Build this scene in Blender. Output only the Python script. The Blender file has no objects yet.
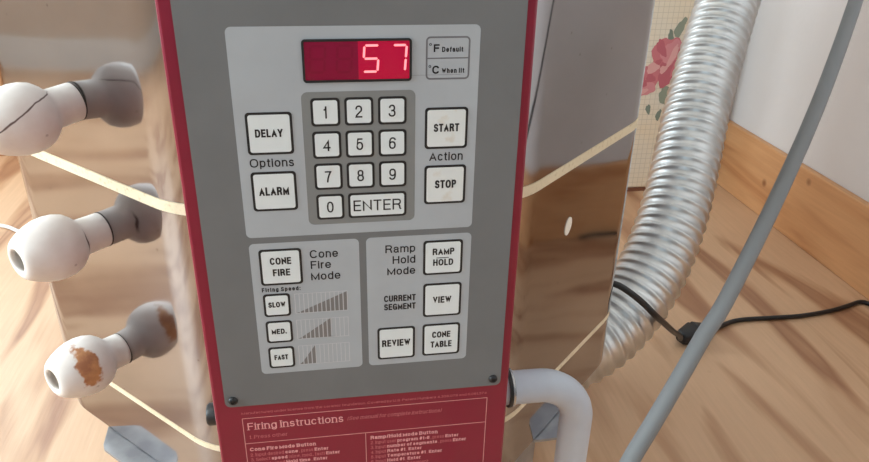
import bpy, bmesh, math, random
from mathutils import Vector, Matrix
random.seed(5)
S = bpy.context.scene
COL = S.collection
PI = math.pi

# ------------------------------------------------------------------ helpers
def lin(c):
    out = []
    for v in c[:3]:
        v /= 255.0
        out.append(v/12.92 if v <= .04045 else ((v+.055)/1.055)**2.4)
    return (out[0], out[1], out[2], 1)

def link(o, parent=None):
    COL.objects.link(o)
    if parent: o.parent = parent
    return o

def mesh(name, verts, faces, mats, parent=None, smooth=False, idx=None, angle=None):
    me = bpy.data.meshes.new(name)
    me.from_pydata([tuple(v) for v in verts], [], faces)
    if not isinstance(mats, (list, tuple)): mats = [mats]
    for m in mats: me.materials.append(m)
    if idx:
        for p, i in zip(me.polygons, idx): p.material_index = i
    bm = bmesh.new(); bm.from_mesh(me)
    bmesh.ops.recalc_face_normals(bm, faces=bm.faces)
    if smooth:
        for f in bm.faces: f.smooth = True
        lim = math.radians(angle or 40)
        for e in bm.edges:
            if len(e.link_faces) == 2 and e.calc_face_angle(0) > lim: e.smooth = False
    bm.to_mesh(me); bm.free()
    return link(bpy.data.objects.new(name, me), parent)

def empty(name, loc=(0, 0, 0)):
    o = bpy.data.objects.new(name, None)
    o.empty_display_size = .03
    o.location = loc
    return link(o)

def thing(o, label, cat, group=None):
    o['label'] = label; o['category'] = cat
    if group: o['group'] = group
    return o

def structure(o):
    o['kind'] = 'structure'; return o

class B:
    """collects shapes into one mesh"""
    def __init__(s): s.v = []; s.f = []; s.i = []
    def add(s, v, f, m=0):
        n = len(s.v); s.v += [Vector(p) for p in v]
        s.f += [[a+n for a in q] for q in f]; s.i += [m]*len(f); return s
    def box(s, a, b, m=0):
        x0, y0, z0 = a; x1, y1, z1 = b
        v = [(x0,y0,z0),(x1,y0,z0),(x1,y1,z0),(x0,y1,z0),(x0,y0,z1),(x1,y0,z1),(x1,y1,z1),(x0,y1,z1)]
        return s.add(v, [(0,3,2,1),(4,5,6,7),(0,1,5,4),(1,2,6,5),(2,3,7,6),(3,0,4,7)], m)
    def prism(s, bot, top, m=0):
        n = len(bot)
        return s.add(list(bot)+list(top), [list(range(n))[::-1], list(range(n, 2*n))] +
                     [(k, (k+1) % n, n+(k+1) % n, n+k) for k in range(n)], m)
    def wall(s, bot, top, m=0):
        n = len(bot)
        return s.add(list(bot)+list(top), [(k, (k+1) % n, n+(k+1) % n, n+k) for k in range(n)], m)
    def lathe(s, prof, seg=40, org=(0, 0, 0), axis=(0, 0, 1), m=0):
        ax = Vector(axis).normalized(); q = Vector((0, 0, 1)).rotation_difference(ax); o = Vector(org)
        v = []; f = []
        for (h, r) in prof:
            for k in range(seg):
                a = 2*PI*k/seg
                v.append(o + q @ Vector((r*math.cos(a), r*math.sin(a), h)))
        for j in range(len(prof)-1):
            for k in range(seg):
                f.append((j*seg+k, j*seg+(k+1) % seg, (j+1)*seg+(k+1) % seg, (j+1)*seg+k))
        f.append(list(range(seg))[::-1]); f.append([(len(prof)-1)*seg+k for k in range(seg)])
        return s.add(v, f, m)
    def tube(s, path, rad, seg=20, m=0):
        """rad: number or function(arc length)"""
        pts = [Vector(p) for p in path]; v = []; f = []
        t = (pts[1]-pts[0]).normalized()
        u = t.orthogonal().normalized(); L = 0
        for i, p in enumerate(pts):
            a = pts[max(i-1, 0)]; b = pts[min(i+1, len(pts)-1)]
            nt = (b-a).normalized()
            u = (t.rotation_difference(nt) @ u); u = (u - nt*u.dot(nt)).normalized(); t = nt
            w = t.cross(u)
            if i: L += (p-pts[i-1]).length
            r = rad(L) if callable(rad) else rad
            for k in range(seg):
                c = 2*PI*k/seg
                v.append(p + (u*math.cos(c)+w*math.sin(c))*r)
        for j in range(len(pts)-1):
            for k in range(seg):
                f.append((j*seg+k, j*seg+(k+1) % seg, (j+1)*seg+(k+1) % seg, (j+1)*seg+k))
        f.append(list(range(seg))[::-1]); f.append([(len(pts)-1)*seg+k for k in range(seg)])
        return s.add(v, f, m)
    def build(s, name, mats, parent=None, smooth=False, angle=None):
        return mesh(name, s.v, s.f, mats, parent, smooth, s.i, angle)

def spline(pts, step=.01):
    """Catmull-Rom through pts, resampled to an even step"""
    P = [Vector(p) for p in pts]
    P = [P[0]*2-P[1]] + P + [P[-1]*2-P[-2]]
    dense = []
    for i in range(1, len(P)-2):
        for k in range(60):
            t = k/60
            a, b, c, d = P[i-1], P[i], P[i+1], P[i+2]
            dense.append(.5*((2*b)+(c-a)*t+(2*a-5*b+4*c-d)*t*t+(3*b-a-3*c+d)*t**3))
    dense.append(P[-2])
    out = [dense[0]]; acc = 0
    for a, b in zip(dense, dense[1:]):
        seg = (b-a).length; pos = 0
        while acc + seg - pos >= step:
            pos += step-acc; acc = 0
            out.append(a.lerp(b, pos/seg))
        acc += seg-pos
    if (out[-1]-dense[-1]).length > step*.3: out.append(dense[-1])
    return out

# ---------------------------------------------------------------- materials
def mat(name, col, rough=.5, metal=0, spec=.5, noise=None, bump=None, emit=None, coat=0, coord='Object'):
    m = bpy.data.materials.new(name); m.use_nodes = True
    nt = m.node_tree; b = nt.nodes['Principled BSDF']
    b.inputs['Base Color'].default_value = lin(col)
    b.inputs['Roughness'].default_value = rough
    b.inputs['Metallic'].default_value = metal
    b.inputs['Specular IOR Level'].default_value = spec
    b.inputs['Coat Weight'].default_value = coat
    if emit:
        b.inputs['Emission Color'].default_value = lin(emit[0]); b.inputs['Emission Strength'].default_value = emit[1]
    tc = nt.nodes.new('ShaderNodeTexCoord')
    if noise:                                    # (scale xyz, second colour, low, high)
        sc, c2, lo, hi = noise
        mp = nt.nodes.new('ShaderNodeMapping'); mp.inputs['Scale'].default_value = sc if isinstance(sc, tuple) else (sc,)*3
        n = nt.nodes.new('ShaderNodeTexNoise'); n.inputs['Scale'].default_value = 1; n.inputs['Detail'].default_value = 5
        r = nt.nodes.new('ShaderNodeValToRGB')
        r.color_ramp.elements[0].position = lo; r.color_ramp.elements[0].color = lin(col)
        r.color_ramp.elements[1].position = hi; r.color_ramp.elements[1].color = lin(c2)
        nt.links.new(tc.outputs[coord], mp.inputs[0]); nt.links.new(mp.outputs[0], n.inputs[0])
        nt.links.new(n.outputs[0], r.inputs[0]); nt.links.new(r.outputs[0], b.inputs['Base Color'])
    if bump:                                     # (scale, strength, distance)
        n2 = nt.nodes.new('ShaderNodeTexNoise'); n2.inputs['Scale'].default_value = bump[0]; n2.inputs['Detail'].default_value = 3
        bp = nt.nodes.new('ShaderNodeBump'); bp.inputs['Strength'].default_value = bump[1]; bp.inputs['Distance'].default_value = bump[2]
        nt.links.new(tc.outputs[coord], n2.inputs[0]); nt.links.new(n2.outputs[0], bp.inputs['Height'])
        nt.links.new(bp.outputs[0], b.inputs['Normal'])
    return m

def mixnode(nt, fac, a, b, mode='MIX'):
    n = nt.nodes.new('ShaderNodeMix'); n.data_type = 'RGBA'; n.blend_type = mode
    for sock, val in ((n.inputs[0], fac), (n.inputs[6], a), (n.inputs[7], b)):
        if isinstance(val, (int, float, tuple)): sock.default_value = val
        else: nt.links.new(val, sock)
    return n.outputs[2]

def ramp(nt, src, stops):
    r = nt.nodes.new('ShaderNodeValToRGB'); e = r.color_ramp.elements
    while len(e) < len(stops): e.new(.5)
    for k, (p, c) in enumerate(stops): e[k].position = p; e[k].color = c
    nt.links.new(src, r.inputs[0]); return r.outputs[0]

def wood(name, light, dark, knot, scale, distort, rough, stretch=(1, .14, 1), lo=.40, hi=.54):
    m = bpy.data.materials.new(name); m.use_nodes = True; nt = m.node_tree; b = nt.nodes['Principled BSDF']
    tc = nt.nodes.new('ShaderNodeTexCoord'); mp = nt.nodes.new('ShaderNodeMapping')
    mp.inputs['Scale'].default_value = stretch; nt.links.new(tc.outputs['Object'], mp.inputs[0])
    w = nt.nodes.new('ShaderNodeTexNoise'); w.inputs['Scale'].default_value = scale; w.inputs['Detail'].default_value = 3.4
    w.inputs['Distortion'].default_value = distort; w.inputs['Roughness'].default_value = .45
    nt.links.new(mp.outputs[0], w.inputs[0])
    c = ramp(nt, w.outputs[0], [(lo-.08, lin(knot)), (lo, lin(dark)), (lo+.045, lin(knot)), (hi, lin(light)), (hi+.14, lin(light)), (hi+.19, lin(knot))])
    n = nt.nodes.new('ShaderNodeTexNoise'); n.inputs['Scale'].default_value = 1; n.inputs['Detail'].default_value = 4
    m2 = nt.nodes.new('ShaderNodeMapping'); m2.inputs['Scale'].default_value = tuple(160*s if s > .5 else 9 for s in stretch)
    nt.links.new(tc.outputs['Object'], m2.inputs[0]); nt.links.new(m2.outputs[0], n.inputs[0])
    g = ramp(nt, n.outputs[0], [(.3, (.92, .91, .90, 1)), (.7, (1.04, 1.04, 1.04, 1))])
    c = mixnode(nt, .75, c, g, 'MULTIPLY')
    n3 = nt.nodes.new('ShaderNodeTexNoise'); n3.inputs['Scale'].default_value = 3.1; n3.inputs['Detail'].default_value = 3
    nt.links.new(tc.outputs['Object'], n3.inputs[0])
    g3 = ramp(nt, n3.outputs[0], [(.3, (.92, .9, .88, 1)), (.7, (1.05, 1.05, 1.05, 1))])
    c = mixnode(nt, .8, c, g3, 'MULTIPLY')
    # small dark knots and nail heads
    v = nt.nodes.new('ShaderNodeTexVoronoi'); v.inputs['Scale'].default_value = 6.5
    nt.links.new(tc.outputs['Object'], v.inputs[0])
    k = ramp(nt, v.outputs['Distance'], [(.03, (.35, .22, .15, 1)), (.075, (1, 1, 1, 1))])
    c = mixnode(nt, .8, c, k, 'MULTIPLY')
    nt.links.new(c, b.inputs['Base Color'])
    b.inputs['Roughness'].default_value = rough
    bp = nt.nodes.new('ShaderNodeBump'); bp.inputs['Strength'].default_value = .15; bp.inputs['Distance'].default_value = .002
    nt.links.new(n.outputs[0], bp.inputs['Height']); nt.links.new(bp.outputs[0], b.inputs['Normal'])
    return m

M_floor = wood('plywood', (212, 174, 140), (162, 116, 86), (190, 148, 114), 9.0, .9, .42, lo=.42, hi=.53)
M_pine = wood('pine', (212, 160, 114), (188, 130, 86), (202, 148, 102), 14.0, .5, .45, stretch=(1, .12, 1))
M_wall = mat('wall_paint', (222, 218, 218), .85, noise=(2.0, (212, 206, 205), .3, .7), bump=(90, .15, .002))
M_ceil = mat('ceiling_paint', (225, 222, 218), .9)
M_frame = mat('window_paint', (235, 233, 228), .5)

def steel():
    m = bpy.data.materials.new('stainless'); m.use_nodes = True; nt = m.node_tree; b = nt.nodes['Principled BSDF']
    b.inputs['Metallic'].default_value = 1
    tc = nt.nodes.new('ShaderNodeTexCoord')
    mp = nt.nodes.new('ShaderNodeMapping'); mp.inputs['Scale'].default_value = (3, 3, 5)
    n = nt.nodes.new('ShaderNodeTexNoise'); n.inputs['Scale'].default_value = 2; n.inputs['Detail'].default_value = 5
    nt.links.new(tc.outputs['Object'], mp.inputs[0]); nt.links.new(mp.outputs[0], n.inputs[0])
    c = ramp(nt, n.outputs[0], [(.3, lin((156, 152, 153))), (.7, lin((170, 166, 167)))])
    # tiny dark specks and scratches
    v = nt.nodes.new('ShaderNodeTexVoronoi'); v.inputs['Scale'].default_value = 34
    nt.links.new(tc.outputs['Object'], v.inputs[0])
    k = ramp(nt, v.outputs['Distance'], [(.02, (.5, .42, .38, 1)), (.05, (1, 1, 1, 1))])
    c = mixnode(nt, .7, c, k, 'MULTIPLY')
    nt.links.new(c, b.inputs['Base Color'])
    r = ramp(nt, n.outputs[0], [(.3, (.05, .05, .05, 1)), (.7, (.11, .11, .11, 1))])
    nt.links.new(r, b.inputs['Roughness'])
    n2 = nt.nodes.new('ShaderNodeTexNoise'); n2.inputs['Scale'].default_value = 7; n2.inputs['Detail'].default_value = 1
    nt.links.new(tc.outputs['Object'], n2.inputs[0])
    bp = nt.nodes.new('ShaderNodeBump'); bp.inputs['Strength'].default_value = .10; bp.inputs['Distance'].default_value = .006
    nt.links.new(n2.outputs[0], bp.inputs['Height']); nt.links.new(bp.outputs[0], b.inputs['Normal'])
    return m
M_steel = steel()
M_galv = mat('galvanized', (178, 180, 184), .38, .85, noise=(24.0, (150, 152, 158), .4, .6))
M_brick = mat('firebrick', (232, 216, 186), .95, noise=(240.0, (208, 186, 150), .56, .74), bump=(180, .5, .0015))
M_dark = mat('dark_gap', (38, 34, 34), .8)
M_plate = mat('plate_grey', (114, 116, 118), .55, noise=(22.0, (108, 110, 112), .3, .7))
M_field = mat('field_grey', (173, 179, 185), .5, noise=(26.0, (167, 172, 178), .3, .7))
M_keypad = mat('keypad_grey', (127, 129, 129), .55)
M_black = mat('print_black', (22, 22, 25), .5)
M_line = mat('print_grey', (112, 112, 117), .5)
M_key = mat('key_white', (220, 226, 228), .45, noise=(55.0, (210, 208, 202), .6, .85))
M_red = mat('red_enamel', (136, 15, 50), .38, noise=(14.0, (128, 14, 46), .3, .7), coat=.15)
M_pinkline = mat('print_pink', (226, 160, 160), .5)
M_pinkdim = mat('print_pink_dim', (202, 112, 120), .5)
M_pinktext = mat('print_pink_pale', (232, 164, 168), .5)
M_glass = mat('red_filter', (120, 5, 48), .12, emit=((160, 0, 52), .12), coat=.3)  # weak red glow put into the passive filter
M_glow = mat('red_lit_module', (130, 3, 40), .15, emit=((200, 0, 58), .40), coat=.3)
M_unlit = mat('led_unlit', (114, 6, 44), .15, emit=((150, 0, 48), .11))  # unlit segments given a faint glow to blend with the filter
M_led = mat('led_lit', (160, 40, 50), .4, emit=((255, 140, 148), 1.5))
M_rubber = mat('black_rubber', (28, 27, 29), .45)
M_chrome = mat('zinc', (190, 190, 192), .25, .9)
M_cond = mat('grey_pvc', (196, 202, 212), .35, noise=(30.0, (188, 192, 202), .35, .65), bump=(45, .25, .002))
M_cable = mat('grey_cable', (120, 121, 122), .5)
M_wcord = mat('white_cord', (222, 220, 218), .5)
M_alu = mat('aluminium', (216, 218, 218), .40, 1.0, noise=(30.0, (196, 198, 198), .35, .7))

# ------------------------------------------------------------------- camera
# the controller face is the plane y = 0, x runs along it, z is up, floor z = 0
CAM = Vector((.0743, -.4125, .715))
cam = bpy.data.cameras.new('camera'); co = link(bpy.data.objects.new('camera', cam))
right = Vector((.9878, -.1544, .0190)); down = Vector((-.0516, -.4401, -.8965)); fwd = Vector((.1468, .8846, -.4427))
rm = Matrix((right, -down, -fwd)).transposed()
q = rm.to_quaternion()
co.matrix_world = Matrix.LocRotScale(CAM, q, None)
cam.sensor_width = 36; cam.lens = 730.77/869*36
cam.clip_start = .02
S.camera = co

# --------------------------------------------------------------------- room
XR, YB, XL, YF, ZC = 1.098, 1.62, -2.5, -2.5, 2.4
structure(B().box((XL-.1, YF-.1, -.04), (XR+.1, YB+.1, 0)).build('floor', M_floor))
structure(B().box((XL-.1, YF-.1, ZC), (XR+.1, YB+.1, ZC+.05)).build('ceiling', M_ceil))
structure(B().box((XR, YF-.1, 0), (XR+.1, YB+.1, ZC)).build('wall_right', M_wall))
M_tan = mat('beige_wall', (218, 200, 182), .85)
def window_wall(name, fixed, lo, hi, a0, a1, z0, z1, axis, m=None):
    m = m or M_wall
    b = B()
    for (p0, p1, q0, q1) in ((lo, a0, 0, ZC), (a1, hi, 0, ZC), (a0, a1, 0, z0), (a0, a1, z1, ZC)):
        if axis == 'x': b.box((fixed-.1, p0, q0), (fixed, p1, q1))
        elif axis == 'Y': b.box((p0, fixed, q0), (p1, fixed+.1, q1))
        else: b.box((p0, fixed-.1, q0), (p1, fixed, q1))
    structure(b.build(name, m))
WL = (-1.0, .55, .75, 2.0)      # left window: y0 y1 z0 z1
WF = (-1.9, -.75, .85, 2.05)       # unseen front window, added to light the panel: x0 x1 z0 z1
window_wall('wall_left', XL, YF-.1, YB+.1, WL[0], WL[1], WL[2], WL[3], 'x', M_tan)
WB = (-2.1, -.7, .55, 2.0)         # back window
window_wall('wall_back', YB, XL, XR, WB[0], WB[1], WB[2], WB[3], 'Y')
window_wall('wall_front', YF, XL, XR, WF[0], WF[1], WF[2], WF[3], 'y')
bpy.data.objects['wall_front'].data.materials[0] = mat('dim_wall', (120, 118, 120), .9)  # unseen wall coloured dark to hold down fill from behind the camera
def window(n, axis, fixed, a0, a1, z0, z1):
    b = B(); w = .05
    def bar(p0, p1, q0, q1):
        if axis == 'x': b.box((fixed-.07, p0, q0), (fixed-.03, p1, q1))
        elif axis == 'Y': b.box((p0, fixed+.03, q0), (p1, fixed+.07, q1))
        else: b.box((p0, fixed-.07, q0), (p1, fixed-.03, q1))
    bar(a0, a0+w, z0, z1); bar(a1-w, a1, z0, z1); bar(a0+w, a1-w, z0, z0+w); bar(a0+w, a1-w, z1-w, z1)
    m = (a0+a1)/2; bar(m-.02, m+.02, z0+w, z1-w)
    structure(b.build('window_%d' % n, M_frame))
window(1, 'x', XL, *WL); window(2, 'y', YF, *WF); window(3, 'Y', YB, *WB)  # the front one is added, unseen, round the fill light
def area(name, loc, direction, sx, sy, power, col):
    l = bpy.data.lights.new(name, 'AREA'); l.shape = 'RECTANGLE'; l.size = sx; l.size_y = sy; l.energy = power; l.color = col
    o = link(bpy.data.objects.new(name, l)); o.location = loc
    o.rotation_euler = Vector(direction).to_track_quat('-Z', 'Z').to_euler()
    return o
area('daylight_left', (XL-.09, (WL[0]+WL[1])/2, (WL[2]+WL[3])/2), (1, 0, 0), 1.5, 1.2, 132, (.78, .935, 1))
area('fill_front', ((WF[0]+WF[1])/2, YF-.09, (WF[2]+WF[3])/2), (0, 1, 0), 1.1, 1.15, 9, (.62, .87, 1))  # frontal fill added for the controller face, no known source
area('daylight_back', ((WB[0]+WB[1])/2, YB+.09, (WB[2]+WB[3])/2), (0, -1, 0), 1.35, 1.4, 31, (.80, .945, 1))
# baseboards: pine boards
def board(name, a, b_):
    o = B().box(a, b_).build(name, M_pine)
    bv = o.modifiers.new('bevel', 'BEVEL'); bv.width = .003; bv.segments = 2
    return structure(o)
board('baseboard_right', (XR-.016, YF, 0), (XR, YB-.016, .165))
structure(B().box((XL, YF, 0), (XL+.014, YB-.017, .12)).build('baseboard_left', M_frame))
board('baseboard_back', (XL, YB-.016, 0), (XR, YB, .165))

# --------------------------------------------------------------------- kiln
KX, KY = .0974, .3958
AP = .3057                                      # apothem of the eight-sided jacket
def octo(ap, z, rnd=.075, seg=8, cx=KX, cy=KY):
    """octagon with rounded corners, faces at 0, 45, ..."""
    R = ap/math.cos(PI/8); pts = []
    ri = (ap-rnd)/math.cos(PI/8)
    for k in range(8):
        a = PI/8 + k*PI/4 - PI/2
        c = Vector((cx+ri*math.cos(a), cy+ri*math.sin(a), z))
        for j in range(seg+1):
            t = a - PI/8 + (PI/4)*j/seg
            pts.append(c + Vector((rnd*math.cos(t), rnd*math.sin(t), 0)))
    return pts
Z1, Z0 = .4881, .2595                           # seams between the rings
kiln = empty('kiln', (KX, KY, 0)); thing(kiln, 'stainless steel eight-sided kiln with cream firebrick seams standing on plywood floor', 'kiln')
def kp(o):
    o.parent = kiln; o.matrix_parent_inverse = Matrix.Translation((-KX, -KY, 0)); return o
def ring(za, zb, name='jacket_ring', lip=.0012):
    b = B()
    zs = [za, za+lip, zb-lip, zb]; aps = [AP-lip, AP, AP, AP-lip]
    for k in range(3): b.wall(octo(aps[k], zs[k]), octo(aps[k+1], zs[k+1]))
    return kp(b.build(name, M_steel, None, True, 30))
ring(Z1+.0050, .7165, lip=.0005); ring(Z0+.0033, Z1-.0040, lip=.0005); ring(.1935, Z0-.0028, 'slab_jacket', .0003)
def seam(za, zb, ap):
    b = B(); b.prism(octo(ap, za), octo(ap, zb)); return kp(b.build('brick_seam', M_brick, None, True, 30))
seam(Z1-.0040, Z1+.0050, AP+.0004); seam(Z0-.0028, Z0+.0033, AP+.0002); seam(.7167, .724, AP+.0004)
o = B(); o.prism(octo(AP-.004, .1935), octo(AP-.004, .7165)); kp(o.build('brick_wall', M_brick))
o = B(); o.prism(octo(AP+.003, .7245), octo(AP+.003, .782)); kp(o.build('lid', M_steel, None, True, 30))
NL = Vector((-math.sqrt(.5), -math.sqrt(.5), 0)); NR = Vector((math.sqrt(.5), -math.sqrt(.5), 0))
# small open screw hole showing pale brick, on the right-hand face
hc = Vector((.2916, .1577, .4276)); hu = Vector((NR.y*-1, NR.x, 0)); b = B()
def ell(rx, rz, off): 
    return [hc + NR*off + hu*(rx*math.cos(t)+.16*rz*math.sin(t)) + Vector((0, 0, rz*math.sin(t))) for t in [2*PI*k/28 for k in range(28)]]
b.prism(ell(.0062, .0085, .0001), ell(.0062, .0085, .0007), 0)
kp(b.build('screw_hole', mat('pale_brick', (244, 236, 222), .8)))
# stand of bent galvanized sheet
stand = empty('kiln_stand', (KX, KY, 0)); thing(stand, 'low galvanized sheet metal stand under the kiln slab, on the floor', 'stand')
for sgn, k in ((-1, 0), (1, 0), (-1, 1), (1, 1)):
    b = B()
    flip = -1 if k else 1
    def loc(ang, ap, tang, z):                  # point on the face at angle ang, shifted along it
        n = Vector((math.sin(ang), -math.cos(ang)*flip, 0)); t = Vector((math.cos(ang), math.sin(ang)*flip, 0))
        return Vector((KX, KY, z)) + n*ap + t*tang
    side = sgn*PI/4
    e = AP*math.tan(PI/8)
    def quad(ang, ap0, ap1, t0, t1, u0, u1, zt):    # upright plate, wider at the top (t at floor, u at top)
        b.prism([loc(ang, ap0, t0, 0), loc(ang, ap0, t1, 0), loc(ang, ap1, t1, 0), loc(ang, ap1, t0, 0)],
                [loc(ang, ap0, u0, zt), loc(ang, ap0, u1, zt), loc(ang, ap1, u1, zt), loc(ang, ap1, u0, zt)])
    quad(side, AP-.006, AP-.003, -sgn*(e-.003), -sgn*.056, -sgn*(e-.003), -sgn*.046, .189)
    quad(0, AP-.006, AP-.003, sgn*(e-.003), sgn*(e-.072), sgn*(e-.003), sgn*(e-.082), .189)
    l = b.build('leg', M_galv); l.parent = stand; l.matrix_parent_inverse = Matrix.Translation((-KX, -KY, 0))
    # flat tab that sticks out under the slab in the middle of the slanted face
    b = B(); zt = .1925
    prof_ = [(AP-.05, -.056), (AP-.0, -.056), (AP+.018, -.036), (AP+.021, -.030), (AP+.021, .030), (AP+.018, .036), (AP, .056), (AP-.05, .056)]
    b.prism([loc(side, p_, q_, zt-.003) for p_, q_ in prof_], [loc(side, p_, q_, zt) for p_, q_ in prof_])
    l = b.build('tab', M_galv); l.parent = stand; l.matrix_parent_inverse = Matrix.Translation((-KX, -KY, 0))

# ---------------------------------------------------------- peephole plugs
def plug_material(name, kind, pt, up):
    m = bpy.data.materials.new(name); m.use_nodes = True; nt = m.node_tree; b = nt.nodes['Principled BSDF']
    tc = nt.nodes.new('ShaderNodeTexCoord')
    n = nt.nodes.new('ShaderNodeTexNoise'); n.inputs['Scale'].default_value = 45; n.inputs['Detail'].default_value = 4
    nt.links.new(tc.outputs['Object'], n.inputs[0])
    c = ramp(nt, n.outputs[0], [(.3, lin((226, 216, 208))), (.65, lin((238, 232, 226)))])
    v = nt.nodes.new('ShaderNodeTexVoronoi'); v.inputs['Scale'].default_value = 75
    nt.links.new(tc.outputs['Object'], v.inputs[0])
    k = ramp(nt, v.outputs['Distance'], [(.05, lin((120, 88, 80))), (.13, (1, 1, 1, 1))])
    n5 = nt.nodes.new('ShaderNodeTexNoise'); n5.inputs['Scale'].default_value = 30
    nt.links.new(tc.outputs['Object'], n5.inputs[0])
    g = ramp(nt, n5.outputs[0], [(.52, (0, 0, 0, 1)), (.6, (1, 1, 1, 1))])
    c = mixnode(nt, g, c, mixnode(nt, .8, c, k, 'MULTIPLY'))
    d = nt.nodes.new('ShaderNodeVectorMath'); d.operation = 'DISTANCE'; d.inputs[1].default_value = pt
    nt.links.new(tc.outputs['Object'], d.inputs[0])
    def math_(op, *v):
        n_ = nt.nodes.new('ShaderNodeMath'); n_.operation = op
        for i_, x in enumerate(v):
            if isinstance(x, (int, float)): n_.inputs[i_].default_value = x
            else: nt.links.new(x, n_.inputs[i_])
        return n_.outputs[0]
    if kind == 'rust':                              # tall patch of orange-brown stain
        df = nt.nodes.new('ShaderNodeVectorMath'); df.operation = 'SUBTRACT'; df.inputs[1].default_value = pt
        nt.links.new(tc.outputs['Object'], df.inputs[0])
        dm = nt.nodes.new('ShaderNodeVectorMath'); dm.operation = 'MULTIPLY'; dm.inputs[1].default_value = (1.15, 1.15, 2.5)
        nt.links.new(df.outputs[0], dm.inputs[0])
        dl = nt.nodes.new('ShaderNodeVectorMath'); dl.operation = 'LENGTH'; nt.links.new(dm.outputs[0], dl.inputs[0])
        n7 = nt.nodes.new('ShaderNodeTexNoise'); n7.inputs['Scale'].default_value = 95; n7.inputs['Detail'].default_value = 5
        nt.links.new(tc.outputs['Object'], n7.inputs[0])
        a = math_('MULTIPLY_ADD', n7.outputs[0], .042, dl.outputs['Value'])
        s = ramp(nt, math_('MULTIPLY', a, 10), [(.405, (1, 1, 1, 1)), (.455, (0, 0, 0, 1))])
        oc = ramp(nt, n7.outputs[0], [(.38, lin((164, 96, 42))), (.62, lin((206, 142, 78)))])
        c = mixnode(nt, math_('MULTIPLY', s, .92), c, oc)
    if kind in ('crack', 'chip'):                   # thin wavy dark line on one place of the knob
        n6 = nt.nodes.new('ShaderNodeTexNoise'); n6.inputs['Scale'].default_value = 60
        nt.links.new(tc.outputs['Object'], n6.inputs[0])
        dv = nt.nodes.new('ShaderNodeVectorMath'); dv.operation = 'DOT_PRODUCT'
        dv.inputs[1].default_value = (up.x, up.y, .36) if kind == 'crack' else (0, 0, 1)
        nt.links.new(tc.outputs['Object'], dv.inputs[0])
        off = (.36*.030+.0095) if kind == 'crack' else pt[2]
        a = math_('ABSOLUTE', math_('SUBTRACT', math_('MULTIPLY_ADD', n6.outputs[0], .006, dv.outputs['Value']), off+.003))
        s = ramp(nt, math_('MULTIPLY', a, 100), [(.03, (1, 1, 1, 1)), (.09, (0, 0, 0, 1))] if kind == 'crack' else [(.05, (1, 1, 1, 1)), (.12, (0, 0, 0, 1))])
        rad = .030 if kind == 'crack' else .0085
        near = ramp(nt, d.outputs['Value'], [(rad*.8, (1, 1, 1, 1)), (rad, (0, 0, 0, 1))])
        s = mixnode(nt, 1.0, s, near, 'MULTIPLY')
        c = mixnode(nt, s, c, lin((104, 84, 78)))
    nt.links.new(c, b.inputs['Base Color']); b.inputs['Roughness'].default_value = .62
    bp = nt.nodes.new('ShaderNodeBump'); bp.inputs['Strength'].default_value = .2; bp.inputs['Distance'].default_value = .001
    nt.links.new(n.outputs[0], bp.inputs['Height']); nt.links.new(bp.outputs[0], b.inputs['Normal'])
    return m
M_rim = mat('rim_shadow', (84, 74, 70), .8)
PROF = [(.0004, .0147), (.0014, .0149), (.010, .0150), (.019, .0152), (.0215, .0164), (.0245, .0198), (.029, .0234), (.035, .0255), (.042, .0262),
        (.049, .0255), (.056, .0235), (.062, .0208), (.067, .0178), (.0695, .0156), (.0708, .0134), (.0712, .0116), (.0708, .0098), (.0690, .0090), (.0670, .0096), (.060, .0135), (.050, .0160), (.036, .0160), (.028, .0120), (.012, .0110), (.0100, .001)]  # hole widens inside to trap light, so its mouth looks darker
T = Vector((-NL.y, NL.x, 0))
def plug(c, axis, cut, kind, where, label):
    ax = Vector(axis).normalized(); qq = ax.to_track_quat('Z', 'Y')
    pt = Vector(where)
    toc = qq.inverted() @ ((CAM - Vector(c)).normalized())
    toc.z = 0; toc.normalize(); sd = Vector((0, 0, 1)).cross(toc)
    loc = toc*pt.x + sd*pt.y + Vector((0, 0, pt.z))
    m = plug_material('ceramic_'+kind, kind, tuple(loc), sd)
    prof = [(max(h-cut, .0006+.0002*i), r) for i, (h, r) in enumerate(PROF)]
    o = B().lathe(prof, 48).build('peephole_plug', m, None, True, 60)
    o.location = c; o.rotation_mode = 'QUATERNION'; o.rotation_quaternion = qq
    thing(o, label, 'plug', 'peephole plugs in the kiln wall')
    # dark gap round the neck in the jacket
    rim = B().lathe([(0, .0), (0, .0152), (.0002, .0152), (.0004, .0)], 40, Vector(c)+NL*.0001, NL)
    kp(rim.build('peephole_rim', M_rim))
plug((-.1110, .1718, .5504), NL+Vector((0, 0, -.10)), 0, 'crack', (.020, .003, .046), 'white ceramic peephole plug highest on the kiln, with a thin dark crack')
plug((-.1099, .1707, .4408), NL, 0, 'chip', (.0165, -.005, .0225), 'clean white ceramic peephole plug with dark hole, just below the upper brick seam')
plug((-.1158, .1767, .3167), NL+Vector((0, 0, .05)), .006, 'rust', (.0235, -.003, .0425), 'white ceramic peephole plug with orange-brown rust stain, lowest on the kiln')

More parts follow.
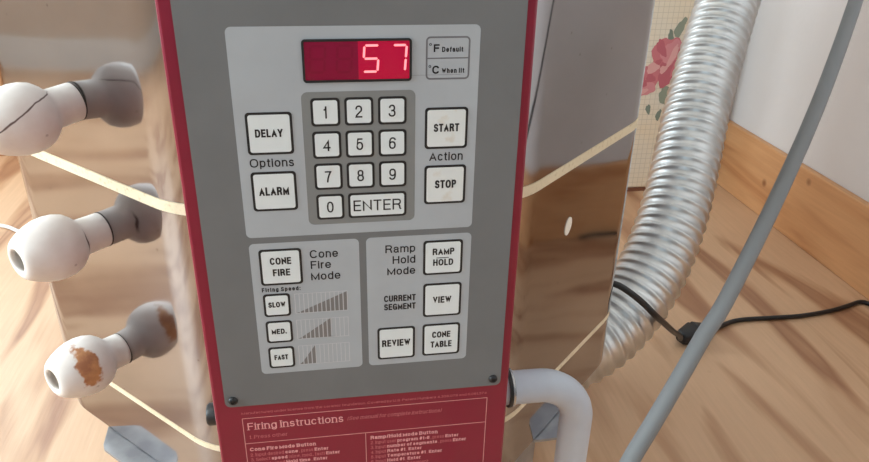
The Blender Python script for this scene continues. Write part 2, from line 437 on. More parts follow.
# --------------------------------------------------------------- controller
ZF = .63747
def P(x, y, off=0): return Vector((x/1000, -off/1000, ZF - y/1000))      # millimetres on the face, off = towards the room
ctl = empty('kiln_controller', (.0967, .04, .277))
thing(ctl, 'red and grey keypad controller with red display reading 57 on the kiln front', 'controller')
def cp(o, parent=None):
    if parent is None:
        o.parent = ctl; o.matrix_parent_inverse = Matrix.Translation(ctl.location).inverted()
    else:
        o.parent = parent
    return o
def rrect(x0, x1, y0, y1, r, off, seg=6):
    pts = []
    for cx, cy, a in ((x1-r, y0+r, -90), (x1-r, y1-r, 0), (x0+r, y1-r, 90), (x0+r, y0+r, 180)):
        for k in range(seg+1):
            t = math.radians(a+90*k/seg); pts.append(P(cx+r*math.cos(t), cy+r*math.sin(t), off))
    return pts
def slab(b, x0, x1, y0, y1, r, back, front, m=0): return b.prism(rrect(x0, x1, y0, y1, r, back), rrect(x0, x1, y0, y1, r, front), m)
def outline(b, x0, x1, y0, y1, r, w, back, front, m=0):
    A = [rrect(x0, x1, y0, y1, r, front), rrect(x0+w, x1-w, y0+w, y1-w, max(r-w, .2), front), rrect(x0+w, x1-w, y0+w, y1-w, max(r-w, .2), back), rrect(x0, x1, y0, y1, r, back)]
    for k in range(4): b.wall(A[k], A[(k+1) % 4], m)
# housing: folded red sheet box
h = B()
fr = [(-8.3, -40), (200.0, -40), (200.0, 362), (-8.3, 362)]
bm_pts = lambda ins, off: rrect(-8.3+ins, 200.0-ins, -40+ins, 362-ins, 2.0, off, 4)
h.prism(bm_pts(0, -72), bm_pts(0, -3.2))
h.wall(bm_pts(0, -3.2), bm_pts(.6, -1.9)); h.wall(bm_pts(.6, -1.9), bm_pts(1.8, -1.3)); h.add(bm_pts(1.8, -1.3), [list(range(20))])
cp(h.build('housing', M_red, None, True, 50))
h = B(); h.box((.03, .072, .30), (.165, .0895, .66)); cp(h.build('mounting_bracket', M_galv))
# grey plate with printed fields
pb = B(); slab(pb, 0, 193.4, -30, 256.1, 4.0, -1.25, 0, 0); 
plate = cp(pb.build('face_plate', M_plate))
fb = B()
slab(fb, 26.0, 166.9, 0, 127.2, 3.2, .02, .08)
f1 = fb.build('printed_field', M_field); cp(f1, plate)
fb = B(); slab(fb, 26.7, 94.5, 131.4, 230.2, 3.2, .02, .08); cp(fb.build('printed_field', M_field), plate)
fb = B(); slab(fb, 99.0, 167.0, 131.3, 230.0, 3.2, .02, .08); cp(fb.build('printed_field', M_field), plate)
fb = B(); slab(fb, 64.2, 129.8, 36.7, 120.2, 3.6, .10, .16); cp(fb.build('keypad_field', M_keypad), plate)
# ---- printed words: a plain sans letter drawn with strokes (cap height 1)
def AR(cx, cy, rx, ry, a0, a1, n=14, e=2.35):
    out = []
    for k in range(n+1):
        t = math.radians(a0+(a1-a0)*k/n); c, s_ = math.cos(t), math.sin(t)
        out.append((cx+rx*math.copysign(abs(c)**(2/e), c), cy+ry*math.copysign(abs(s_)**(2/e), s_)))
    return out
def OV(cx, cy, rx, ry): return AR(cx, cy, rx, ry, 0, 360, 32)+['closed']
GL = {
 'A': (.70, [[(0,0),(.35,1),(.70,0)], [(.11,.29),(.59,.29)]]),
 'B': (.64, [[(0,0),(0,1)], [(0,1),(.34,1)]+AR(.36,.76,.23,.24,90,-90)+[(0,.52)], [(.30,.52)]+AR(.38,.26,.26,.26,90,-90)+[(0,0)]]),
 'C': (.70, [AR(.36,.5,.36,.5,42,318,22)]),
 'D': (.68, [[(0,0),(0,1),(.26,1)]+AR(.30,.5,.38,.5,90,-90,18)+[(0,0)]]),
 'E': (.56, [[(.56,1),(0,1),(0,0),(.56,0)], [(0,.53),(.51,.53)]]),
 'F': (.54, [[(.54,1),(0,1),(0,0)], [(0,.51),(.47,.51)]]),
 'G': (.74, [AR(.37,.5,.37,.5,42,330,22), [(.42,.46),(.72,.46),(.72,.02)]]),
 'H': (.66, [[(0,0),(0,1)], [(.66,0),(.66,1)], [(0,.53),(.66,.53)]]),
 'I': (0, [[(0,0),(0,1)]]),
 'K': (.66, [[(0,0),(0,1)], [(.62,1),(0,.36)], [(.22,.58),(.66,0)]]),
 'L': (.50, [[(0,1),(0,0),(.50,0)]]),
 'M': (.78, [[(0,0),(0,1),(.39,.04),(.78,1),(.78,0)]]),
 'N': (.66, [[(0,0),(0,1),(.66,0),(.66,1)]]),
 'O': (.76, [OV(.38,.5,.38,.5)]),
 'P': (.60, [[(0,0),(0,1),(.32,1)]+AR(.34,.74,.26,.26,90,-90)+[(0,.48)]]),
 'R': (.66, [[(0,0),(0,1),(.34,1)]+AR(.36,.75,.27,.25,90,-90)+[(0,.50)], [(.34,.50),(.50,.44),(.58,.30),(.60,.08),(.66,0)]]),
 'S': (.62, [AR(.31,.75,.28,.25,22,270)+AR(.31,.25,.31,.25,90,-160)]),
 'T': (.60, [[(0,1),(.60,1)], [(.30,1),(.30,0)]]),
 'U': (.66, [[(0,1),(0,.34)]+AR(.33,.32,.33,.32,180,360)+[(.66,1)]]),
 'V': (.66, [[(0,1),(.33,0),(.66,1)]]),
 'W': (.94, [[(0,1),(.24,0),(.47,1),(.70,0),(.94,1)]]),
 'X': (.64, [[(0,0),(.64,1)], [(0,1),(.64,0)]]),
 'Y': (.66, [[(0,1),(.33,.42),(.66,1)], [(.33,.44),(.33,0)]]),
 '0': (.54, [OV(.27,.5,.27,.5)]),
 '1': (.25, [[(0,.74),(.10,.76),(.19,.83),(.25,.98)], [(.25,1),(.25,0)]]),
 '2': (.54, [AR(.27,.72,.26,.28,172,-28)+[(.06,.16),(0,0),(.54,0)]]),
 '3': (.54, [AR(.26,.75,.24,.25,165,-90), AR(.26,.26,.28,.26,90,-168)]),
 '4': (.58, [[(.44,0),(.44,1),(0,.26),(.58,.26)]]),
 '5': (.54, [[(.49,1),(.11,1),(.04,.50)]+AR(.27,.33,.27,.33,130,-165)]),
 '6': (.54, [OV(.27,.31,.27,.31), AR(.31,.52,.31,.48,42,180)+[(0,.31)]]),
 '7': (.52, [[(0,1),(.52,1),(.34,.66),(.23,.34),(.18,0)]]),
 '8': (.54, [OV(.27,.76,.23,.24), OV(.27,.26,.27,.26)]),
 '9': (.54, [OV(.27,.69,.27,.31), AR(.23,.48,.31,.48,222,360)+[(.54,.69)]]),
 'a': (.52, [AR(.24,.54,.23,.20,168,0)+[(.47,.10),(.52,0)], [(.47,.43),(.22,.42)]+AR(.21,.21,.21,.21,90,270)+[(.36,.03),(.47,.16)]]),
 'b': (.52, [[(0,0),(0,1)], OV(.26,.37,.26,.37)]),
 'c': (.50, [AR(.26,.37,.26,.37,42,318,18)]),
 'd': (.52, [[(.52,0),(.52,1)], OV(.26,.37,.26,.37)]),
 'e': (.54, [[(0,.36),(.54,.36)]+AR(.27,.37,.27,.37,0,318,20)]),
 'f': (.30, [[(.12,0),(.12,.78)]+AR(.27,.80,.15,.20,180,90)+[(.30,1)], [(0,.72),(.30,.72)]]),
 'g': (.52, [OV(.26,.37,.26,.37), [(.52,.74),(.52,-.02)]+AR(.27,-.02,.25,.22,0,-160)]),
 'h': (.50, [[(0,0),(0,1)], AR(.25,.46,.25,.28,180,0)+[(.50,0)]]),
 'i': (0, [[(0,0),(0,.74)], [(0,.94),(0,.97)]]),
 'k': (.48, [[(0,0),(0,1)], [(.45,.74),(0,.30)], [(.18,.46),(.48,0)]]),
 'l': (0, [[(0,0),(0,1)]]),
 'm': (.80, [[(0,0),(0,.74)], AR(.2,.48,.2,.26,180,0)+[(.4,0)], AR(.6,.48,.2,.26,180,0)+[(.8,0)]]),
 'n': (.50, [[(0,0),(0,.74)], AR(.25,.46,.25,.28,180,0)+[(.50,0)]]),
 'o': (.54, [OV(.27,.37,.27,.37)]),
 'p': (.52, [[(0,-.24),(0,.74)], OV(.26,.37,.26,.37)]),
 'r': (.28, [[(0,0),(0,.74)], AR(.26,.44,.26,.30,180,86)]),
 's': (.46, [AR(.23,.555,.20,.185,22,270)+AR(.23,.19,.23,.19,90,-160)]),
 't': (.30, [[(.13,.93),(.13,.18)]+AR(.27,.16,.14,.16,180,270)+[(.30,0)], [(0,.72),(.30,.72)]]),
 'u': (.50, [[(0,.74),(0,.28)]+AR(.25,.28,.25,.28,180,360), [(.50,.74),(.50,0)]]),
 'v': (.48, [[(0,.74),(.24,0),(.48,.74)]]),
 'w': (.74, [[(0,.74),(.19,0),(.37,.74),(.55,0),(.74,.74)]]),
 'y': (.48, [[(0,.74),(.24,.02)], [(.48,.74),(.20,-.14),(.10,-.22),(.02,-.22)]]),
 '.': (0, [[(0,0),(0,.02)]]), ',': (.06, [[(.06,.03),(.06,-.04),(0,-.16)]]), ':': (0, [[(0,0),(0,.02)], [(0,.68),(0,.70)]]),
 '(': (.2, [AR(.36,.42,.36,.62,125,235)]), ')': (.2, [AR(-.16,.42,.36,.62,-55,55)]),
 '/': (.30, [[(0,0),(.30,1)]]), '#': (.58, [[(.12,0),(.24,1)], [(.36,0),(.48,1)], [(.02,.33),(.54,.33)], [(.06,.66),(.58,.66)]]),
 '-': (.28, [[(0,.36),(.28,.36)]]),
}
GAP, SPACE, NOM = .13, .34, .13
def buffer(pts, w):
    """flat ribbon of width w along a polyline, square ends"""
    pts = list(pts); closed = pts[-1] == 'closed'
    if closed: pts = pts[:-2]
    P2 = [Vector(p) for p in pts]
    Q = [P2[0]]
    for p in P2[1:]:
        if (p-Q[-1]).length > 1e-5: Q.append(p)
    n = len(Q); L = []; R = []
    if not closed and n > 1:
        Q[0] = Q[0] - (Q[1]-Q[0]).normalized()*w/2; Q[-1] = Q[-1] + (Q[-1]-Q[-2]).normalized()*w/2
    for i in range(n):
        d0 = (Q[i]-Q[i-1]).normalized() if (i or closed) else None
        d1 = (Q[(i+1) % n]-Q[i]).normalized() if (i < n-1 or closed) else None
        d0 = d0 or d1; d1 = d1 or d0
        n0 = Vector((-d0.y, d0.x)); n1 = Vector((-d1.y, d1.x)); m = n0+n1
        if m.length < 1e-4: m = n0.copy()
        m.normalize(); k = min(w/2/max(m.dot(n0), .12), w*2.4)
        L.append(Q[i]+m*k); R.append(Q[i]-m*k)
    v = L+R; f = [(i, (i+1) % n, n+(i+1) % n, n+i) for i in range(n if closed else n-1)]
    return v, f
def measure(txt, wt):
    fixed = 0; var = 0
    for i, c in enumerate(txt):
        if c == ' ': var += SPACE; continue
        W = GL[c][0]; fixed += wt; var += max(W-NOM, 0)
        if i < len(txt)-1 and txt[i+1] != ' ': var += GAP
    return fixed, var
def natural(txt, cap, bold=.13):
    a_, b_ = measure(txt, bold); return (a_+b_)*cap
def words(b, txt, x0, x1, base, cap, off, m=0, bold=.13, serif=False, shear=0.0, gap=0):
    fixed, var = measure(txt, bold); var += 2*gap*txt.count(' ') + gap*max(sum(1 for k_ in range(len(txt)-1) if txt[k_] != ' ' and txt[k_+1] != ' '), 0)
    kx = ((x1-x0)/cap-fixed)/var if x1 is not None and var > .01 else 1
    cur = 0
    for i, c in enumerate(txt):
        if c == ' ': cur += (SPACE+2*gap)*kx; continue
        W, strokes = GL[c]; Wv = max(W-NOM, 0)*kx
        ylo = -9 if c in 'gpy,()' else 0
        for si, st in enumerate(strokes):
            q_ = []; oz = off+.012*si
            for p in st:
                if p == 'closed': q_.append(p); continue
                q_.append((cur+bold/2+(p[0]/W*Wv if W else 0), bold/2+p[1]*(1-bold)))
            v, f = buffer(q_, bold)
            pts = [(p.x, min(max(p.y, ylo), 1.0)) for p in v]
            b.add([P(x0+(x+shear*y)*cap, base-y*cap, oz) for x, y in pts], f, m)
            if serif and st[-1] != 'closed' and c not in '.,:()/#-':
                for e, nx in ((q_[0], q_[1]), (q_[-1], q_[-2])):
                    if abs(e[0]-nx[0]) < .02 and abs(e[1]-nx[1]) > .12:
                        top = e[1] > nx[1]; th = .07
                        ye = e[1]+bold/2*(1 if top else -1)
                        ya, yb = (ye-th, ye) if top else (ye, ye+th)
                        xa, xb = e[0]-bold/2-(.10), e[0]+bold/2+(.10 if not top or c in 'HIUVWMNY' else .0)
                        b.add([P(x0+(x+shear*y)*cap, base-y*cap, off+.05+.008*(2*si+top)) for x, y in ((xa, ya), (xb, ya), (xb, yb), (xa, yb))], [(0, 1, 2, 3)], m)
        cur += bold+Wv
        if i < len(txt)-1 and txt[i+1] != ' ': cur += (GAP+gap)*kx
def caption(txts, bold=.145, name='caption'):
    b = B()
    for (t, x0, x1, base, cap) in txts: words(b, t, x0, x1, base, cap, .20, 0, bold, gap=.14 if ':' in t else 0)
    cp(b.build(name, M_black), plate)
caption([('Options', 32.3, 57.7, 81.1, 5.4)]); caption([('Action', 138.6, 159.2, 81.1, 5.5)])
caption([('Cone', 63.5, 81.1, 143.5, 5.7), ('Fire', 63.7, 76.4, 151.2, 5.6), ('Mode', 63.5, 82, 159.5, 5.7)], .145)
caption([('Ramp', 111.2, 130.4, 142.9, 5.6), ('Hold', 115.8, 130.5, 151, 5.6), ('Mode', 112.3, 130.5, 159.2, 5.6)], .145)
caption([('Firing Speed:', 32.0, 56.3, 166.2, 3.1)], .2)
caption([('CURRENT', 109.9, 131, 179.5, 4.8), ('SEGMENT', 109.9, 131, 186.0, 4.8)], .19)
# ---- degrees box
b = B(); outline(b, 135.6, 161.2, 6.4, 31.1, 2.6, 1.0, .1, .16); b.box(P(136.2, 19.1, .12), P(160.7, 18.4, .17))
b.box(P(122, 28.4, .10), P(156, 28.25, .14))
legend = cp(b.build('degree_box', M_line), plate)
b = B(); words(b, 'F', 140.1, 143.4, 15.2, 4.4, .2, 0, .2); words(b, 'Default', 144.9, 157.1, 15.2, 2.9, .2, 0, .19, gap=.10)
words(b, 'C', 139.4, 143.5, 27.7, 4.7, .2, 0, .2); words(b, 'When lit', 145, 158.2, 27.4, 2.9, .2, 0, .19, gap=.10)
for (cx, cy) in ((138.2, 10.9), (138.0, 23.4)):
    ro = [P(cx+.75*math.cos(2*PI*k/16), cy+.75*math.sin(2*PI*k/16), .2) for k in range(16)]
    ri = [P(cx+.4*math.cos(2*PI*k/16), cy+.4*math.sin(2*PI*k/16), .2) for k in range(16)]
    b.wall(ro, ri)
cp(b.build('caption', M_black), plate)
# ---- keys
def key(txts, x0, x1, y0, y1, rad=2.2, w=1.45, bar=None, bold=.205, face=None):
    b = B(); slab(b, x0, x1, y0, y1, rad, .06, .34, 0); slab(b, x0+w, x1-w, y0+w, y1-w, max(rad-.7, .8), .3, .52, 1)
    k = cp(b.build('key', [M_black, face or M_key]))
    g = B()
    for (t, a, c, base, cap) in txts: words(g, t, a, c, base-(.5 if bold > .15 else 0), cap, .60, 0, bold)
    if bar: g.box(P(bar[0], bar[2]+.25, .54), P(bar[1], bar[2]-.25, .60))
    cp(g.build('key_legend', M_black), k)
    return k
def numkey(t, x0, y0):
    cap = 7.3
    w = natural(t, cap, .1)*1.08
    cx = x0+8.2
    key([(t, cx-w/2, cx+w/2, y0+12.1, cap)], x0, x0+16.7, y0, y0+16.8, 2.2, 1.4, None, .125)
for r, row in enumerate(('123', '456', '789')):
    for c, t in enumerate(row): numkey(t, (69.2, 88.5, 107.9)[c], 40.3+19.93*r)
numkey('0', 69.5, 100.1)
key([('ENTER', 91.9, 121.4, 112.2, 7.3)], 88.7, 124.6, 100.1, 116.8, 2.2, 1.4, None, .125)
M_stain = mat('key_white_worn', (221, 225, 225), .45, noise=(70.0, (204, 186, 160), .60, .86))
key([('DELAY', 36.9, 52.6, 63.1, 4.9)], 32.0, 58.4, 47.8, 73.3)
key([('ALARM', 36.1, 53.7, 99.7, 5.4)], 32.0, 58.4, 84.1, 109.4)
key([('START', 140.9, 156.3, 63.1, 5.0)], 135.6, 161.5, 47.7, 73.4, face=M_stain)
key([('STOP', 142.3, 155.6, 99.7, 5.4)], 135.7, 161.6, 84.1, 109.8, face=M_stain)
key([('CONE', 38.6, 51.7, 147, 5.0), ('FIRE', 39.9, 50.6, 155.2, 5.0)], 32.1, 58.3, 135.7, 161.4)
for t, y0, y1, a, c, base in (('SLOW', 167.9, 184.9, 35.2, 46, 178.3), ('MED.', 188.4, 205.4, 35.7, 45.4, 198.9), ('FAST', 209, 225.8, 35.9, 44.9, 219.6)):
    key([(t, a, c, base, 4.0)], 32.2, 49.2, y0, y1, 2.2, 1.4, None, .22)
key([('RAMP', 141.8, 156, 146.6, 4.8), ('HOLD', 142.2, 155.5, 154.5, 4.8)], 135.7, 161.6, 135.6, 160.8, bar=(144.3, 152.4, 148.3))
key([('VIEW', 142.6, 155, 183.2, 5.1)], 136, 161.8, 167.5, 193.3)
key([('REVIEW', 108.1, 127.4, 215.6, 5.5)], 105.1, 130.7, 199.8, 225.5)
key([('CONE', 142.5, 155.2, 211.1, 5.0), ('TABLE', 141.6, 156.3, 219.1, 5.1)], 135.9, 161.9, 199.4, 225.1)
# ---- speed graphs
M_gdark = mat('graph_dark', (122, 119, 119), .5); M_glight = mat('graph_light', (196, 196, 200), .5)
for y0, y1, nfull in ((168.9, 183.8, 11), (188.9, 204.0, 7.4), (209.3, 224.7, 3.5)):
    b = B(); X0, X1, n = 52.2, 85.9, 12; s = (X1-X0)/n
    for k in range(n+1): b.box(P(X0+k*s-.2, y1, .10), P(X0+k*s+.2, y0, .14), 1)
    b.box(P(X0, y0+.25, .10), P(X1, y0-.1, .14), 1); b.box(P(X0, y1+.1, .10), P(X1, y1-.25, .14), 1)
    xa, xb = X0+1.0, X0+(nfull+1)*s if nfull > 10 else X0+nfull*s+1.2
    k = 0
    while True:
        a = X0+k*s+.42; c = min(X0+(k+1)*s-.3, xb); k += 1
        if a >= xb or k > n: break
        hh = lambda x: (y1-.4)-(y1-y0-.6)*max(0, min(1, (x-xa)/(xb-xa)))
        b.prism([P(a, y1-.4, .12), P(c, y1-.4, .12), P(c, hh(c), .12), P(a, hh(a)-.02, .12)],
                [P(a, y1-.4, .16), P(c, y1-.4, .16), P(c, hh(c), .16), P(a, hh(a)-.02, .16)], 0)
    cp(b.build('speed_graph', [M_gdark, M_glight]), plate)
# ---- display
b = B(); outline(b, 66.1, 127.5, 7.1, 31.3, 2.0, 1.3, .05, .9, 0); slab(b, 67.2, 126.4, 8.2, 30.2, 1.0, .05, .35, 1)
b.box(P(97.2, 30.0, .35), P(126.2, 8.4, .42), 2)
disp = cp(b.build('display', [M_black, M_glass, M_glow]))
disp['label'] = 'red display window with two lit digits'
SEG = {'5': 'afgcd', '7': 'abc', '8': 'abcdefg'}
def digit(ch, xc, y0, y1, w, t, m, off, name):
    b = B(); ym = (y0+y1)/2; sl = .075
    def sh(x, y): return P(x + sl*(ym-y), y, off)
    x0, x1 = xc-w/2, xc+w/2; g = .12
    def hseg(y): return [(x0+g+t*.2, y), (x0+g+t*.6, y-t/2), (x1-g-t*.6, y-t/2), (x1-g-t*.2, y), (x1-g-t*.6, y+t/2), (x0+g+t*.6, y+t/2)]
    def vseg(x, a, c): return [(x, a+g+t*.2), (x+t/2, a+g+t*.6), (x+t/2, c-g-t*.6), (x, c-g-t*.2), (x-t/2, c-g-t*.6), (x-t/2, a+g+t*.6)]
    geo = {'a': hseg(y0), 'g': hseg(ym), 'd': hseg(y1), 'f': vseg(x0, y0, ym), 'b': vseg(x1, y0, ym), 'e': vseg(x0, ym, y1), 'c': vseg(x1, ym, y1)}
    for s_ in SEG[ch]:
        pts = geo[s_]
        b.prism([sh(x, y) for x, y in pts], [sh(x, y)+Vector((0, -.00008, 0)) for x, y in pts])
    cp(b.build(name, m), disp)
digit('8', 74.5, 10.9, 25.6, 8.2, 1.3, M_unlit, .40, 'unlit_digit'); digit('8', 89.5, 10.9, 25.6, 8.2, 1.3, M_unlit, .40, 'unlit_digit')
digit('5', 104.4, 10.9, 25.6, 8.2, 1.25, M_led, .47, 'lit_digit'); digit('7', 120.2, 10.9, 25.6, 7.8, 1.25, M_led, .47, 'lit_digit')
# ---- screws
for (x, y) in ((5.5, 250.6), (187.7, 250.2), (5.5, -24), (187.7, -24)):
    b = B(); b.lathe([(0, 3.3e-3), (.0009, 3.2e-3), (.0019, 2.4e-3), (.0022, 1.4e-3), (.0015, 1.2e-3), (.0014, .2e-3)], 24, P(x, y, .02), (0, -1, 0))
    cp(b.build('screw', M_rubber, None, True, 40))
b = B(); b.lathe([(0, .003), (.0008, .003)], 16, (-.0083, .030, .3525), (-1, 0, 0))
kn = []
prof = [(.0008, .0070), (.0014, .0084), (.0090, .0084), (.0105, .0072), (.0107, .002)]
b.lathe(prof, 28, (-.0083, .030, .3525), (-1, 0, 0))
cp(b.build('thumbscrew', M_rubber, None, True, 40))
# ---- instruction label printed on the red cover
IO = -1.22
b = B()
def hl(y, x0, x1, w=.42): b.box(P(x0, y+w/2, IO-.03), P(x1, y-w/2, IO+.02))
def vl(x, y0, y1, w=.42): b.box(P(x-w/2, y1, IO-.03), P(x+w/2, y0, IO+.02))
hl(268, 9.9, 184.7); vl(9.9, 268, 354); vl(184.6, 268, 354); hl(290.7, 9.9, 184.7); vl(95.3, 290.7, 354); hl(354, 9.9, 184.7)
ins = cp(b.build('instruction_label', M_pinkline))
def iline(items, m, name='printed_text'):
    b = B()
    for it in items:
        t, x0, x1, base, cap = it[:5]; kw = it[5] if len(it) > 5 else {}
        words(b, t, x0, x1, base, cap, IO+.03, 0, **kw)
    cp(b.build(name, m), ins)
iline([('Firing Instructions', 12.9, 79.6, 278.5, 6.3, dict(serif=True, bold=.13))], M_pinktext, 'heading')
iline([('(See manual for complete instructions)', 82.5, 150.6, 277.4, 3.2, dict(serif=True, shear=.25, bold=.11))], M_pinkdim)
iline([('Manufactured under license from the ceramic foundation. Covered by U.S. Patent Numbers 4,338,078 and 5,081,374', 9.9, 184, 264.3, 1.9, dict(serif=True, bold=.13))], M_pinkdim)
iline([('1. Press other', 13.2, 39.5, 286.5, 3.0, dict(serif=True, shear=.1, bold=.11))], M_pinkdim)
def block_text(rows, name='printed_text'):
    """lines of one column, single words heavier than the rest"""
    b = B()
    for x, base, cap, parts in rows:
        cur = x
        for t, hv in parts:
            bo = .22 if hv else .12
            w = natural(t, cap*.97, bo)*(1.12 if hv else 1.10)
            words(b, t, cur, cur+w, base, cap, IO+.03, 0 if hv else 1, bold=bo, serif=True)
            cur += w+cap*.36
    cp(b.build(name, [M_pinktext, M_pinkdim]), ins)
lines = [(12.6, 298.0, 3.2, [('Cone Fire Mode Button', 1)]),
         (12.6, 303.0, 2.9, [('2. Input desired', 0), ('cone', 1), (', press', 0), ('Enter', 1)]),
         (12.6, 307.6, 2.9, [('3. Select', 0), ('speed', 1), ('(slow, med., fast)', 0), ('Enter', 1)]),
         (12.6, 312.2, 2.9, [('4. Input desired', 0), ('Hold time', 1), (',', 0), ('Enter', 1)]),
         (12.6, 316.8, 2.9, [('5. Press', 0), ('Start', 1)]),
         (98.8, 297.3, 3.2, [('Ramp/Hold Mode Button', 1)]),
         (98.8, 302.0, 2.9, [('2. Input user', 0), ('program #1-6', 1), (', press', 0), ('Enter', 1)]),
         (98.8, 306.6, 2.9, [('3. Input', 0), ('number of segments', 1), (', press', 0), ('Enter', 1)]),
         (98.8, 311.2, 2.9, [('4. Input', 0), ('Rate #1', 1), (',', 0), ('Enter', 1)]),
         (98.8, 315.8, 2.9, [('5. Input', 0), ('Temperature #1', 1), (',', 0), ('Enter', 1)]),
         (98.8, 320.4, 2.9, [('6. Input', 0), ('Hold #1', 1), (',', 0), ('Enter', 1)]),
         (98.8, 325.0, 2.9, [('7. Repeat for each segment', 0)]),
         (98.8, 329.6, 2.9, [('8. Press', 0), ('Start', 1)])]
block_text(lines[:5]); block_text(lines[5:])

# ------------------------------------------------------- conduit and duct
con = empty('conduit', (.269, .034, .02)); thing(con, 'light grey plastic conduit elbow coming out of the red controller side', 'conduit')
def child(o, par):
    o.parent = par; o.matrix_parent_inverse = Matrix.Translation(par.location).inverted(); return o
CY = .034; CZ = .3500
pts = [Vector((.2045, CY, CZ)), Vector((.214, CY, CZ)), Vector((.224, CY, CZ))]
RB = .036
for k in range(1, 15):
    a = PI/2*k/15; pts.append(Vector((.2335+RB*math.sin(a), CY, CZ-RB*(1-math.cos(a)))))
for k in range(12): pts.append(Vector((.2695, CY, CZ-RB-.025*k)))
child(B().tube(pts, .0133, 28).build('pipe', M_cond, None, True, 60), con)
b = B(); b.lathe([(0, .0152), (.0022, .0152)], 32, (.2082, CY, CZ), (1, 0, 0)); child(b.build('lock_ring', M_rubber, None, True, 40), con)
b = B(); b.lathe([(0, .0138), (.0003, .0152), (.002, .0152), (.0026, .0138)], 32, (.2106, CY, CZ), (1, 0, 0)); child(b.build('collar', M_chrome, None, True, 40), con)

DUCT = [(.20, .385, .090), (.30, .360, .100), (.388, .349, .134), (.450, .375, .150), (.515, .418, .193), (.539, .442, .221), (.583, .494, .277), (.653, .612, .401), (.735, .722, .536), (.81, .815, .665), (.90, .92, .80), (.99, .985, .90), (1.09, 1.0, .935)]
dp = spline(DUCT, .02)
for _ in range(12): dp = [dp[0]]+[(a+b*2+c)/4 for a, b, c in zip(dp, dp[1:], dp[2:])]+[dp[-1]]
dp = spline(dp, .00165)
def ribs(L):
    c = .5+.5*math.cos(2*PI*L/.0165)
    return .0464 + .0031*c**2.4
d = B().tube(dp, ribs, 64).build('vent_duct', M_alu, None, True, 80)
thing(d, 'ribbed aluminium flexible vent duct curving up behind the kiln to the wall', 'duct')

gc = spline([(.255, -.030, .0064), (.225, -.085, .0066), (.196, -.135, .030), (.186, -.155, .110), (.190, -.147, .215), (.2078, -.12, .3046), (.2423, -.0882, .3344), (.2589, -.073, .3477), (.2746, -.0587, .3600), (.2885, -.0487, .3722), (.3201, -.0239, .3982), (.3413, -.007, .4164), (.3637, .0095, .4343), (.4223, .0613, .4894), (.4873, .1256, .5491), (.558, .2044, .6171), (.6216, .2817, .6798), (.75, .42, .80), (.92, .56, .92), (1.085, .68, 1.0)], .010)
o = B().tube(gc, .0061, 24).build('power_cable', M_cable, None, True, 60)
thing(o, 'thick grey cable rising diagonally from the floor to the right wall', 'cable')

crd = empty('extension_cord', (.675, .555, 0)); thing(crd, 'thin black power cord with black plug crossing the floor behind the grey cable', 'cord')
c1 = spline([(.4090, .405, .236), (.4130, .375, .2440), (.423, .3479, .2492), (.436, .3398, .2486), (.4529, .3321, .2387), (.4727, .3313, .2213), (.489, .3316, .2047), (.5216, .3596, .1697), (.5701, .4148, .1154), (.6256, .4878, .0538), (.6430, .5140, .0290), (.6570, .5370, .0160)], .006)
child(B().tube(c1, .0042, 14).build('cord', M_rubber, None, True, 60), crd)
c2 = spline([(.7120, .5480, .0120), (.7400, .5670, .0060), (.7900, .5880, .0044), (.8560, .5885, .0044), (.9140, .5877, .0044), (.9800, .5963, .0044), (1.0250, .6085, .0044), (1.0600, .6180, .0044), (1.0720, .6000, .0044), (1.0740, .55, .0044), (1.0740, .48, .0044)], .008)
child(B().tube(c2, .0040, 14).build('cord', M_rubber, None, True, 60), crd)
# two-part plug: body with ribbed grip and a connector
def block(name, a, b_, w0, w1, h0, h1, par, z):
    A, C = Vector(a), Vector(b_); t = (C-A).normalized(); s = Vector((-t.y, t.x, 0)); up = Vector((0, 0, 1))
    bb = B(); rings = []
    for f_, w, hh in ((0, w0*.8, h0*.8), (.08, w0, h0), (.92, w1, h1), (1, w1*.8, h1*.8)):
        p = A.lerp(C, f_); r = []
        for k in range(20):
            an = 2*PI*k/20; cx, cy = math.cos(an), math.sin(an)
            cx = math.copysign(abs(cx)**.55, cx); cy = math.copysign(abs(cy)**.55, cy)
            r.append(p + s*cx*w/2 + up*(z + cy*hh/2))
        rings.append(r)
    for r0, r1 in zip(rings, rings[1:]): bb.wall(r0, r1)
    bb.add(rings[0], [list(range(20))]); bb.add(rings[-1], [list(range(20))])
    return child(bb.build(name, M_rubber, None, True, 50), par)
block('plug', (.6545, .5345, 0), (.6850, .5430, 0), .022, .040, .022, .032, crd, .0165)
block('connector', (.6855, .5432, 0), (.7080, .5460, 0), .039, .030, .032, .024, crd, .0165)
block('strain_relief', (.7075, .5458, 0), (.7200, .5520, 0), .014, .009, .013, .009, crd, .0115)

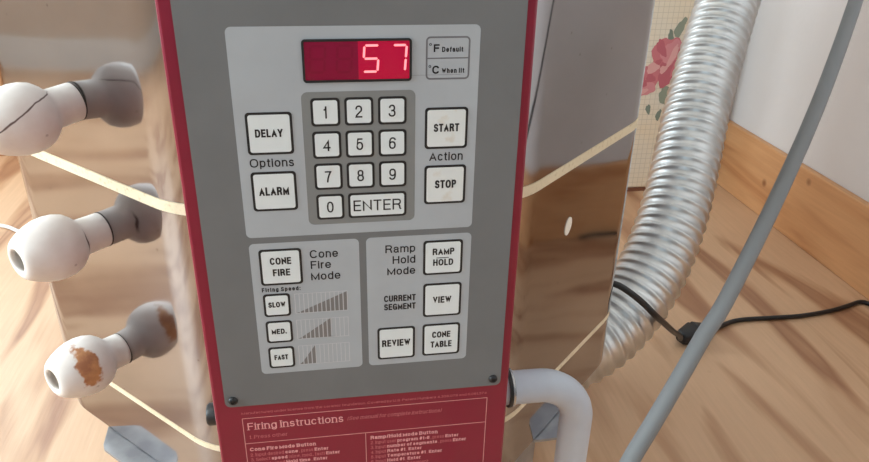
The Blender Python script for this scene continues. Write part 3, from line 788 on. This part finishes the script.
# patterned storage box behind the duct
def boxmat():
    m = bpy.data.materials.new('printed_paper'); m.use_nodes = True; nt = m.node_tree; b = nt.nodes['Principled BSDF']
    tc = nt.nodes.new('ShaderNodeTexCoord'); mp = nt.nodes.new('ShaderNodeMapping'); mp.inputs['Rotation'].default_value = (PI/2, 0, 0)
    nt.links.new(tc.outputs['Object'], mp.inputs[0])
    k = nt.nodes.new('ShaderNodeTexBrick'); k.offset = 0; k.inputs['Scale'].default_value = 1
    k.inputs['Brick Width'].default_value = .0125; k.inputs['Row Height'].default_value = .0125; k.inputs['Mortar Size'].default_value = .0007
    k.inputs['Mortar Smooth'].default_value = .6
    k.inputs['Color1'].default_value = k.inputs['Color2'].default_value = (1, 1, 1, 1); k.inputs['Mortar'].default_value = (.72, .70, .68, 1)
    nt.links.new(mp.outputs[0], k.inputs[0])
    n = nt.nodes.new('ShaderNodeTexNoise'); n.inputs['Scale'].default_value = 9; n.inputs['Detail'].default_value = 4
    nt.links.new(tc.outputs['Object'], n.inputs[0])
    base = ramp(nt, n.outputs[0], [(.35, lin((226, 214, 196))), (.65, lin((232, 212, 184)))])
    c = mixnode(nt, .85, base, k.outputs[0], 'MULTIPLY')
    nt.links.new(c, b.inputs['Base Color']); b.inputs['Roughness'].default_value = .7
    return m
BX0, BX1, BY0, BY1, BZ = .715, .985, 1.180, 1.500, .62
sb = empty('storage_box', ((BX0+BX1)/2, (BY0+BY1)/2, 0)); thing(sb, 'tall cream storage box printed with a pink rose, between kiln and vent duct', 'box')
o = B().box((BX0, BY0, .010), (BX1, BY1, BZ)).build('body', boxmat()); bv = o.modifiers.new('bevel', 'BEVEL'); bv.width = .004; bv.segments = 2; child(o, sb)
o = B().box((BX0-.004, BY0-.004, BZ+.0005), (BX1+.004, BY1+.004, BZ+.05)).build('lid', boxmat()); child(o, sb)
o = B().box((BX0+.001, BY0+.001, 0), (BX1-.001, BY1-.001, .0098)).build('base', mat('box_base', (120, 74, 52), .7)); child(o, sb)
# printed rose: layered petals and leaves, flat print on the box front
rose_m = [mat('rose_%d' % i, c, .7) for i, c in enumerate([(204, 118, 124), (212, 138, 142), (190, 100, 110), (222, 164, 160), (142, 148, 130), (124, 132, 118)])]
b = B()
def petal(cx, cz, rx, rz, rot, m, layer, wob=.14, n=26):
    ph = random.random()*6; p = []
    for k in range(n):
        t = 2*PI*k/n; r = 1+wob*math.sin(3*t+ph)+wob*.5*math.sin(7*t+2*ph)
        x, z = rx*r*math.cos(t), rz*r*math.sin(t)
        p.append(Vector((cx+x*math.cos(rot)-z*math.sin(rot), BY0-.0004-.00006*len(b.f), cz+x*math.sin(rot)+z*math.cos(rot))))
    b.add(p, [list(range(n))], m)
RX, RZ = .867, .318
for (dx, dz, rx, rz, ro, m, l) in (
    (.030, .085, .010, .024, -.4, 4, 0), (.012, .062, .007, .02, .3, 5, 0), (.022, -.075, .016, .026, .5, 4, 0), (-.018, -.105, .006, .012, .2, 5, 0), (.010, -.120, .006, .014, -.2, 5, 0),
    (.006, .022, .034, .046, -.3, 0, 1), (-.026, -.022, .030, .028, .4, 0, 1), (-.032, -.052, .022, .020, .2, 1, 1), (.020, -.015, .026, .036, -.5, 2, 1),
    (.016, .030, .020, .030, -.4, 1, 2), (-.008, .040, .010, .022, .5, 2, 2), (.022, .020, .007, .030, -.35, 3, 3), (-.022, -.006, .016, .012, .5, 3, 3), (-.024, -.030, .012, .010, -.3, 2, 3),
    (-.040, -.040, .008, .012, .2, 2, 3), (.004, -.010, .010, .008, .9, 3, 4), (-.010, .008, .008, .006, .3, 2, 4), (-.036, -.060, .010, .006, .3, 3, 4), (.030, -.010, .006, .018, -.2, 0, 4)):
    petal(RX+dx, RZ+dz, rx, rz, ro, m, l)
child(b.build('printed_rose', rose_m), sb)

# pale cord on the floor at the far left
wc = spline([(-.82, 1.20, .0042), (-.70, 1.175, .0042), (-.627, 1.146, .0042), (-.590, 1.122, .0042), (-.52, 1.05, .0042), (-.40, .90, .0042), (-.25, .80, .0042), (-.12, .74, .0042)], .01)
thing(B().tube(wc, .004, 12).build('white_cord', M_wcord, None, True, 60), 'thin white cord on the floor left of the kiln, behind the middle plug', 'cord')

# ------------------------------------------------------------ world, output
w = bpy.data.worlds.new('world'); S.world = w; w.use_nodes = True
bg = w.node_tree.nodes['Background']; bg.inputs[0].default_value = lin((226, 234, 246)); bg.inputs[1].default_value = 1.0
S.view_settings.view_transform = 'Standard'; S.view_settings.look = 'None'
S.view_settings.gamma = 1; S.view_settings.use_curve_mapping = False
S.view_settings.exposure = 0.2
